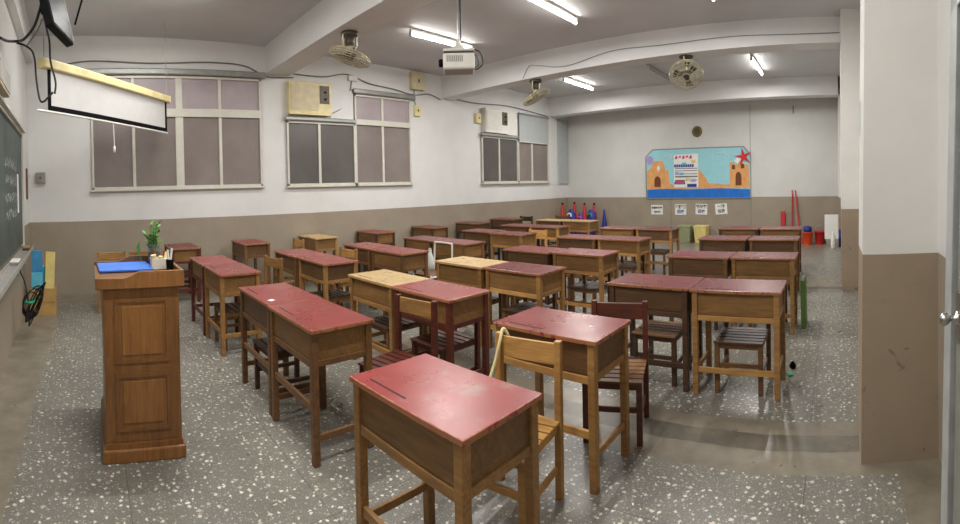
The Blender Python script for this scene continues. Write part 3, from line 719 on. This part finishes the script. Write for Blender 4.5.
# small eraser / paper scrap on a desk
tag(MB().box(-.022, .022, -.02, .02, 0, .002).build('paper_scrap', 'white', None, 0, (1.26, 3.20, .7612), (0, 0, .4)), 'small white paper scrap on red desk in the second column', 'paper')

# ------------------------------------------------------------------ lectern and what stands on it
t = thing('lectern', 'honey wood lectern with panelled side and raised rim', 'lectern', (.285, 3.16, 0))
w, dp = .228, .35
MB().box(-.250, .247, -.37, .37, 0, .075).build('plinth', 'lectern', t, .008)
MB().prism([(-.24, .075), (.238, .075), (.228, .105), (-.228, .105)], -.355, .355, 'y').build('plinth_moulding', 'lectern', t)
MB().box(-w, w, -.34, .34, .105, .985).build('cabinet', 'lectern', t, .004)
for z0_, z1_ in ((.17, .50), (.56, .93)):
    f = MB()
    f.box(-.165, .165, -.347, -.340, z0_, z0_+.022).box(-.165, .165, -.347, -.340, z1_-.022, z1_).box(-.165, -.143, -.347, -.340, z0_+.022, z1_-.022).box(.143, .165, -.347, -.340, z0_+.022, z1_-.022)
    p_ = f.build('panel_moulding', 'lectern', t)
    MB().box(-.12, .12, -.345, -.340, z0_+.045, z1_-.045).build('raised_panel', 'lectern', p_, .004)
def rim(yy0, yy1):
    pts = [(-.275, .992), (.258, .992), (.258, 1.085), (.0, 1.088)]
    for i in range(7):
        u = i/6; pts.append((-.0-.11*u, 1.088-.036*(3*u*u-2*u**3)))
    pts += [(-.275, 1.055)]
    return MB().prism(pts, yy0, yy1, 'y')
rim(-.372, -.350).build('rim_board', 'lectern', t, .003)
rim(.350, .372).build('rim_board', 'lectern', t, .003)
MB().box(.236, .258, -.35, .35, .992, 1.085).build('rim_board', 'lectern', t, .003)
MB().box(-.275, .236, -.35, .35, .985, 1.030).build('desk_board', 'lectern', t, .003)
ft = 1.031
t = thing('document_folder', 'bright blue folder lying on the lectern', 'folder', (.215, 3.30, ft), R(2)); pass
MB().box(-.18, .18, -.17, .19, 0.004, .018).build('cover', 'blue', t, .003)
MB().box(-.175, .177, -.165, .185, .007, .015).build('pages', 'white', t)
t = thing('potted_plant', 'leafy green plant in glass vase on the lectern', 'plant', (.445, 3.42, ft))
MB().lathe([(.030, 0), (.042, .01), (.045, .06), (.040, .12), (.046, .15)]).build('vase', 'glass', t)
MB().lathe([(.028, .003), (.038, .01), (.041, .06), (.038, .09)]).build('vase_filling', 'fandark', t)
lf = MB(); st = MB(); rr = random.Random(3)
for i in range(18):
    a = rr.uniform(0, 6.28); h_ = rr.uniform(.15, .30); sp_ = rr.uniform(.01, .07)
    tip = Vector((sp_*math.cos(a), sp_*math.sin(a), h_)); st.tube(spline([(0, 0, .03), tuple(tip*.6+Vector((0, 0, .02))), tuple(tip)], 3), .0025, 5)
    for j in range(6):
        b_ = tip*(.55+.09*j); aa = rr.uniform(0, 6.28); ln = rr.uniform(.035, .06); e = rr.uniform(-.1, .9)
        dv = Vector((math.cos(aa)*math.cos(e), math.sin(aa)*math.cos(e), math.sin(e))); sd = dv.cross(Vector((0, 0, 1))).normalized()*ln*.28
        lf.add([b_, b_+dv*ln*.5+sd, b_+dv*ln, b_+dv*ln*.5-sd], [(0, 1, 2, 3)])
st.build('stem', 'leaf', t); lf.build('foliage', 'leaf', t)
tag(MB().tube(spline([(0, 0, 0), (-.01, 0, .05), (-.03, .0, .10)]), .003, 5).add([(-.03, 0, .06), (-.01, 0, .10), (-.015, 0, .17), (-.04, 0, .12)], [(0, 1, 2, 3)]).build('plant_sprig', 'leaf', None, 0, (.36, 3.46, ft)), 'single green sprig standing left of the vase on the lectern', 'plant')
t = thing('pen_holder', 'white box of pens and paper on the lectern', 'pen holder', (.468, 3.20, ft))
MB().box(-.075, .055, -.05, .05, 0, .01).box(-.075, -.068, -.05, .05, 0, .075).box(.048, .055, -.05, .05, 0, .075).box(-.068, .048, -.05, -.044, 0, .075).box(-.068, .048, .044, .05, 0, .075).build('tray', 'offwhite', t, .002)
tag(MB().tube([(-.03, 0, .01), (-.05, .01, .13)], .006).tube([(0, .01, .01), (.02, 0, .12)], .006).build('pen', 'red', t), 'red pen')
MB().tube([(-.05, -.02, .01), (-.06, -.03, .10)], .02).tube([(.02, -.01, .01), (.03, .02, .11)], .018).tube([(-.01, -.02, .01), (-.01, -.03, .09)], .016).build('chalk_stub', 'cream', t)
t = thing('marker_cup', 'black cup of markers at the right end of the lectern', 'cup', (.502, 3.06, ft))
MB().lathe([(.022, 0), (.026, .08)]).build('cup', 'black', t); MB().tube([(0, 0, .02), (.015, 0, .15)], .007).tube([(0, .01, .02), (-.01, .02, .14)], .007).build('marker', 'white', t)

# ------------------------------------------------------------------ back wall notice board
bx = B
t = thing('notice_board', 'beach scene bulletin board with blue sea and sandcastles on back wall', 'notice board', (B, 3.585, 1.10))
def yz(pts, d0, d1, name, mat, parent=t):   # polygon in (y to the left, z) standing off the back wall
    return MB().prism([(-p[0], p[1]) if False else (p[0], p[1]) for p in pts], -d1, -d0, 'x').build(name, mat, parent)
yz([(-1.43, 0), (1.43, 0), (1.43, 1.10), (1.24, 1.265), (-1.27, 1.265), (-1.43, 1.06)], 0, .02, 'backing', 'skyblue')
yz([(-1.43, .01), (1.42, .01), (1.42, .23), (.9, .25), (.2, .23), (-.6, .25), (-1.43, .22)], .02, .024, 'sea', 'sea')
yz([(1.42, .23), (1.42, .72), (1.30, .80), (1.22, .98), (.95, .98), (.88, .74), (.80, .74), (.76, .38), (.5, .30), (-.4, .27), (.3, .24), (.9, .25)], .02, .022, 'sand', 'sand')
yz([(-.05, .76), (-.25, .52), (-.33, .38), (-.9, .34), (-.9, .90), (-1.02, .90), (-1.02, .84), (-1.12, .84), (-1.12, .92), (-1.25, .92), (-1.25, .84), (-1.40, .84), (-1.42, .25), (-.05, .25)], .022, .024, 'sand_castle', 'sand')
def arch(cy_, z_, w_, h_): return [(cy_-w_, z_), (cy_+w_, z_), (cy_+w_, z_+h_*.6)]+[(cy_+w_*math.cos(a), z_+h_*.6+h_*.4*math.sin(a)) for a in [math.pi*i/6 for i in range(1, 6)]]+[(cy_-w_, z_+h_*.6)]
yz(arch(1.11, .30, .09, .28), .024, .026, 'castle_door', 'brownpaper')
yz(arch(-1.13, .32, .08, .34), .024, .026, 'castle_door', 'brownpaper')
yz(arch(-1.00, .72, .045, .12), .024, .026, 'castle_window', 'brownpaper'); yz(arch(-1.24, .74, .045, .12), .024, .026, 'castle_window', 'brownpaper')
yz([(1.33+.11*math.cos(a), 1.0+.12*math.sin(a)) for a in [2*math.pi*i/16 for i in range(16)]], .024, .026, 'lilac_sun', 'violet')
star = [((.23 if i % 2 == 0 else .07)*math.cos(R(78+36*i))-1.27, (.23 if i % 2 == 0 else .07)*math.sin(R(78+36*i))+1.03) for i in range(10)]
yz(star, .026, .05, 'star', 'starred')
cl = MB()
for cy_, cz_ in ((.86, 1.05), (.75, 1.08), (.66, 1.03), (-.52, 1.06), (-.63, 1.10), (-.74, 1.07), (-.82, 1.04)):
    cl.tube([(-.027, cy_+.07*math.cos(a), cz_+.05*math.sin(a)) for a in [math.pi*i/8 for i in range(9)]], .006, 5)
cl.build('cloud', 'white', t)
yz([(1.13, .78), (1.08, .86), (1.02, .80), (1.08, .70)], .026, .028, 'paper_note', 'white'); yz([(-1.02, .92), (-1.10, 1.02), (-1.22, .98), (-1.12, .86)], .028, .03, 'paper_note', 'white')
MB().tube([(-.015, 1.45, 0), (-.015, 1.45, 1.10), (-.015, 1.25, 1.28), (-.015, -1.28, 1.28), (-.015, -1.45, 1.07), (-.015, -1.45, 0), (-.015, 1.45, 0)], .014, 6).build('edge_trim', 'greyplastic', t)
t2 = yz([(-.05, .28), (.63, .28), (.63, 1.12), (-.05, 1.14)], .026, .030, 'collage_sheet', 'white')
k = MB(); k2 = MB(); k3 = MB()
for i in range(5): k3.prism([(.52-i*.10, 1.02+.03*(i % 2)), (.60-i*.10, 1.01+.03*(i % 2)), (.58-i*.10, 1.09), (.53-i*.10, 1.10)], -.033, -.030, 'x')
for zz, n_ in ((.80, 9), (.36, 5)):
    for i in range(n_): k.prism([(.57-i*.062, zz), (.62-i*.062, zz), (.62-i*.062, zz+.07), (.57-i*.062, zz+.075)], -.033, -.030, 'x')
for zz in (.76, .70, .62, .56, .54, .46): k2.prism([(-.03, zz), (.60, zz), (.60, zz+.014), (-.03, zz+.014)], -.033, -.030, 'x')
for i, (a_, b_, c_, d_, m_) in enumerate(((.60, .50, .60, .68, 'violet'), (.48, .36, .60, .66, 'lightblue'), (.60, .34, .40, .46, 'pink'), (.26, .0, .29, .37, 'inkblue'), (.28, .18, .44, .53, 'yellow'), (.16, .02, .42, .50, 'violet'), (.40, .28, .86, .92, 'lightblue'), (.14, .02, .90, .98, 'yellow'))):
    MB().prism([(b_, c_), (a_, c_), (a_, d_), (b_, d_)], -.0335, -.030, 'x').build('collage_picture', m_, t2)
k.build('collage_print', 'inkblue', t2, 0); k2.build('collage_line', 'ink', t2); k3.build('collage_heading', 'pink', t2)

def sign(yc, zc, w_, h_, lines, label, tilt=0):
    t = thing('paper_sign', label, 'sign', (B-.001, yc, zc)); t.rotation_euler = (R(tilt), 0, 0)
    MB().box(-.003, 0, -w_/2, w_/2, -h_/2, h_/2).build('sheet', 'white', t)
    for (txt, zz, size, mat) in lines:
        cu = bpy.data.curves.new('lettering', 'FONT'); cu.body = txt; cu.size = size; cu.align_x = 'CENTER'; cu.align_y = 'CENTER'; cu.extrude = .0008; cu.offset = .003
        cu.materials.append(M[mat]); o = bpy.data.objects.new('lettering', cu); COL.objects.link(o); o.parent = t
        bpy.context.view_layer.update()
        me = bpy.data.meshes.new_from_object(o.evaluated_get(bpy.context.evaluated_depsgraph_get())); bpy.data.objects.remove(o)
        o = bpy.data.objects.new('lettering', me); COL.objects.link(o); o.parent = t
        o.location = (-.005, 0, zz); o.rotation_euler = (R(90), 0, R(-90))
sign(4.73, .80, .34, .25, [('非回收垃圾', .05, .062, 'ink'), ('請分類', -.06, .062, 'ink')], 'leftmost white paper sign under the notice board, small print')
sign(4.05, .81, .32, .27, [('塑膠類', .06, .10, 'ink'), ('回收', -.06, .10, 'inkblue')], 'second paper sign from left with black and blue characters')
sign(3.47, .82, .32, .27, [('紙容器', .06, .10, 'ink'), ('回收', -.06, .10, 'inkblue')], 'third paper sign from left with black and blue characters', 2)
sign(2.93, .83, .32, .27, [('一般', .06, .10, 'ink'), ('垃圾', -.06, .10, 'ink')], 'rightmost tilted paper sign with four black characters', -4)
t = thing('wall_clock', 'small round brass plaque above the notice board', 'plaque', (B, 3.56, 2.80))
TT = Matrix.Rotation(R(-90), 4, 'Y')
MB().lathe([(.14, 0), (.14, .02), (.10, .035)], T=TT).build('rim', plain('old brass', srgb(140, 122, 70), .4, .6), t); MB().lathe([(.09, .03), (.09, .04)], T=TT).build('face', 'fandark', t)
t = thing('wall_hook', 'dark metal hook high on the back wall', 'hook', (B, 1.02, 3.34))
MB().tube([(0, 0, 0), (-.05, 0, 0), (-.05, 0, -.14), (-.03, 0, -.18)], .01).build('hook_rod', 'fandark', t)

# ------------------------------------------------------------------ things at the back
def cone(x, y_, h, r_, mat, label, tip='black'):
    t = thing('plastic_cone', label, 'cone', (x, y_, 0), 0, 'cones by the back wall')
    MB().box(-r_*1.3, r_*1.3, -r_*1.3, r_*1.3, 0, .03).build('base', mat, t, .01)
    MB().lathe([(r_, .03), (r_*.30, h-.06), (r_*.24, h-.04)], n=20).build('cone_body', mat, t)
    MB().lathe([(r_*.26, h-.045), (r_*.24, h), (r_*.1, h+.01)], n=14).build('tip', tip, t)
cone(11.75, 7.20, 1.00, .12, 'red', 'tall red cone, second from left in the back corner row')
cone(11.75, 6.86, .98, .12, 'red', 'tall red cone, third from left in the back corner row')
cone(11.75, 6.54, .98, .12, 'red', 'tall red cone, rightmost red one in the back corner row')
cone(11.3, 7.32, 1.00, .12, 'red', 'tall red cone, leftmost in the back corner row')
cone(11.75, 6.22, .80, .11, 'darkblue', 'short dark blue cone at the right of the red cones', 'darkblue')
def heap(x, y_, r_, h, mat, label, mat2, name='plastic_bag', cat='bag'):
    t = thing(name, label, cat, (x, y_, 0)); T_ = Matrix.Scale(.7, 4, Vector((1, 0, 0)))
    MB().lathe([(r_*.6, 0), (r_, h*.2), (r_*1.05, h*.6), (r_*.8, h*.88), (r_*.3, h)], n=14, T=T_).build('bag_body', mat, t)
    MB().tube(arc((-r_*.75, 0, h*.8), r_*.4, .3, 3.6, 8, 'yz'), .02, 6).build('strap', mat2, t)
heap(11.25, 7.0, .15, .84, 'darkblue', 'dark blue bag with white strap between the red cones', 'white')
heap(11.3, 6.38, .15, .84, 'darkblue', 'dark blue bag with green strap between the right red cones', 'green2')
heap(11.25, 6.70, .11, .76, 'purple', 'purple bag between the two dark blue bags', 'pink')
def broom(x, y_, lean, h, label, mat='red'):
    t = thing('broom', label, 'broom', (x, y_, 0)); t.rotation_euler = (lean[0], lean[1], 0)
    MB().tube([(0, 0, .12), (0, 0, h)], .018, 8).build('handle', mat, t)
    MB().prism([(-.11, 0), (.11, 0), (.06, .16), (-.06, .16)], -.02, .02, 'x').build('head', mat, t)
broom(11.78, 1.06, (0, R(7)), 1.30, 'long red broom leaning upright on the back wall, left one')
broom(11.72, .84, (R(-6), R(8)), 1.30, 'long red broom leaning inward to its twin near buckets')
t = thing('dustpan', 'short red dustpan standing against back wall left of brooms', 'dustpan', (11.9, 1.30, 0)); t.rotation_euler = (0, R(4), 0)
MB().box(-.03, .03, -.055, .055, .22, .78).build('handle', 'red', t, .01); MB().prism([(-.14, 0), (.14, 0), (.11, .24), (-.11, .24)], -.04, .02, 'x').build('pan', 'red', t)
def bucket(x, y_, r_, h, mat, label, inner=None):
    t = thing('bucket', label, 'bucket', (x, y_, 0))
    MB().lathe([(r_*.78, 0), (r_*.98, h*.92), (r_*1.05, h*.93), (r_*1.05, h), (r_*.95, h), (r_*.75, .03)], n=28).build('pail', mat, t)
    MB().tube(arc((0, 0, h*.95), r_*1.06, R(20), R(160), 12, 'yz'), .008, 6).build('handle', 'steel', t)
    if inner:
        tag(MB().lathe([(r_*.7, 0), (r_*.85, .05), (r_*.7, .12), (r_*.2, .14)], n=16).build('cleaning_cloth', inner, None, 0, (x, y_, h+.002)), 'dark blue cloth heaped on top of the orange bucket', 'cloth')
bucket(11.62, .66, .135, .30, 'orange', 'orange bucket by the back wall', 'darkblue')
bucket(11.70, .36, .14, .31, 'red', 'large red bucket right of the orange bucket')
t = thing('white_board_panel', 'white panel leaning beside the red bucket against the rear column', 'panel', (11.60, -.0, .13)); t.rotation_euler = (0, R(6), 0)
MB().box(-.015, .015, -.10, .24, 0, .58).build('sheet', 'white', t, .004); MB().box(-.03, .03, -.1, .20, -.13, 0).build('stand', 'greyplastic', t)
t = thing('spray_bottle', 'white plastic bottle on floor beside the rear column', 'bottle', (10.95, .03, 0))
MB().lathe([(.055, 0), (.06, .02), (.06, .24), (.03, .30), (.02, .33)]).build('bottle_body', 'offwhite', t); MB().lathe([(.025, .33), (.025, .37), (.01, .38)]).build('cap', 'white', t)
tag(MB().prism([(-.02, .42), (.10, .28), (.02, .14), (-.06, .3)], -.02, .02, 'y').build('hanging_cloth', 'darkblue', None, 0, (7.55, -.09, .35)), 'dark blue cloth hanging on the second column edge', 'cloth')
def bin_(x, y_, mat, label, w_=.17, h=.36):
    t = thing('waste_bin', label, 'bin', (x, y_, 0))
    lo = [(-w_*.8, -w_*.8, 0), (w_*.8, -w_*.8, 0), (w_*.8, w_*.8, 0), (-w_*.8, w_*.8, 0)]; hi = [(-w_, -w_, h), (w_, -w_, h), (w_, w_, h), (-w_, w_, h)]
    MB().hexa(lo, hi).build('bin_body', mat, t, .01)
    MB().box(-w_-.01, w_+.01, -w_-.01, w_+.01, h-.02, h+.01).build('rim', mat, t, .004)
M['palegreen'] = plain('pale green plastic', srgb(150, 156, 120), .5); 
bin_(11.75, 3.40, 'yellow', 'pale yellow square waste bin at back wall', .17, .42)
bin_(11.75, 3.84, 'palegreen', 'pale green square waste bin left of yellow bin', .19, .42)
t = thing('plastic_board', 'green plastic board leaning on the right side of a desk', 'board', (5.12, .33, 0)); t.rotation_euler = (R(-1), 0, 0)
MB().box(-.12, .16, -.02, .03, 0, .50).build('sheet', 'green', t, .004)
tag(MB().lathe([(.02, 0), (.03, .02), (.02, .04), (.008, .055)], n=10).build('bottle_cap', 'black', None, 0, (3.95, .36, 0)), 'small black cap lying on the floor beside the desks', 'litter')
tag(MB().box(-.03, .03, -.02, .02, 0, .015, Matrix.Rotation(.5, 4, 'Z')).build('crumpled_wrapper', 'green2', None, .004, (3.80, .37, 0)), 'small green wrapper on the floor near the aisle desk', 'litter')
tag(MB().tube([(0, -.05, .03), (0, .06, .03)], .028, 12).tube([(0, .06, .03), (0, .09, .03)], .012, 10).build('drink_bottle', 'glass', None, 0, (1.66, 2.98, 0)), 'small clear bottle lying on floor under first row desk', 'bottle')
tag(MB().prism([(-.015, 0), (.015, .02), (.02, .35), (.0, .5), (-.015, .38)], 0, .006, 'y').build('hanging_towel', 'teal', None, 0, (2.95, -.170, 1.50)), 'thin teal cloth hanging on the side of the near column', 'towel')

# ------------------------------------------------------------------ world, camera
w = bpy.data.worlds.new('world'); S.world = w; w.use_nodes = True
w.node_tree.nodes['Background'].inputs[0].default_value = (.8, .82, .85, 1); w.node_tree.nodes['Background'].inputs[1].default_value = .3
# stitched wide photograph: cylindrical lens
H, F, FV, CY = 1.53015, 472.882, 490.846, 191.506
YAW, PITCH, ROLL = .748855, .012272, -.021598
fwh = Vector((math.cos(YAW), math.sin(YAW), 0)); Z = Vector((0, 0, 1)); rt = Vector((math.sin(YAW), -math.cos(YAW), 0))
Fw = fwh*math.cos(PITCH)-Z*math.sin(PITCH); Up = fwh*math.sin(PITCH)+Z*math.cos(PITCH)
R2 = rt*math.cos(ROLL)+Up*math.sin(ROLL); U2 = Up*math.cos(ROLL)-rt*math.sin(ROLL)
cam = bpy.data.cameras.new('camera'); co_ = bpy.data.objects.new('camera', cam); COL.objects.link(co_)
co_.matrix_world = Matrix(((R2.x, U2.x, -Fw.x, 0), (R2.y, U2.y, -Fw.y, 0), (R2.z, U2.z, -Fw.z, H), (0, 0, 0, 1)))
cam.type = 'PANO'; cam.panorama_type = 'CENTRAL_CYLINDRICAL'
cam.central_cylindrical_range_u_min = -480/F; cam.central_cylindrical_range_u_max = 480/F
cam.central_cylindrical_range_v_max = CY/FV; cam.central_cylindrical_range_v_min = (CY-524)/FV
cam.central_cylindrical_radius = 1.0
cam.clip_start = .02
S.camera = co_
S.view_settings.view_transform = 'Standard'
S.view_settings.exposure = 0
S.view_settings.look = 'None'
S.cycles.max_bounces = 8; S.cycles.diffuse_bounces = 5
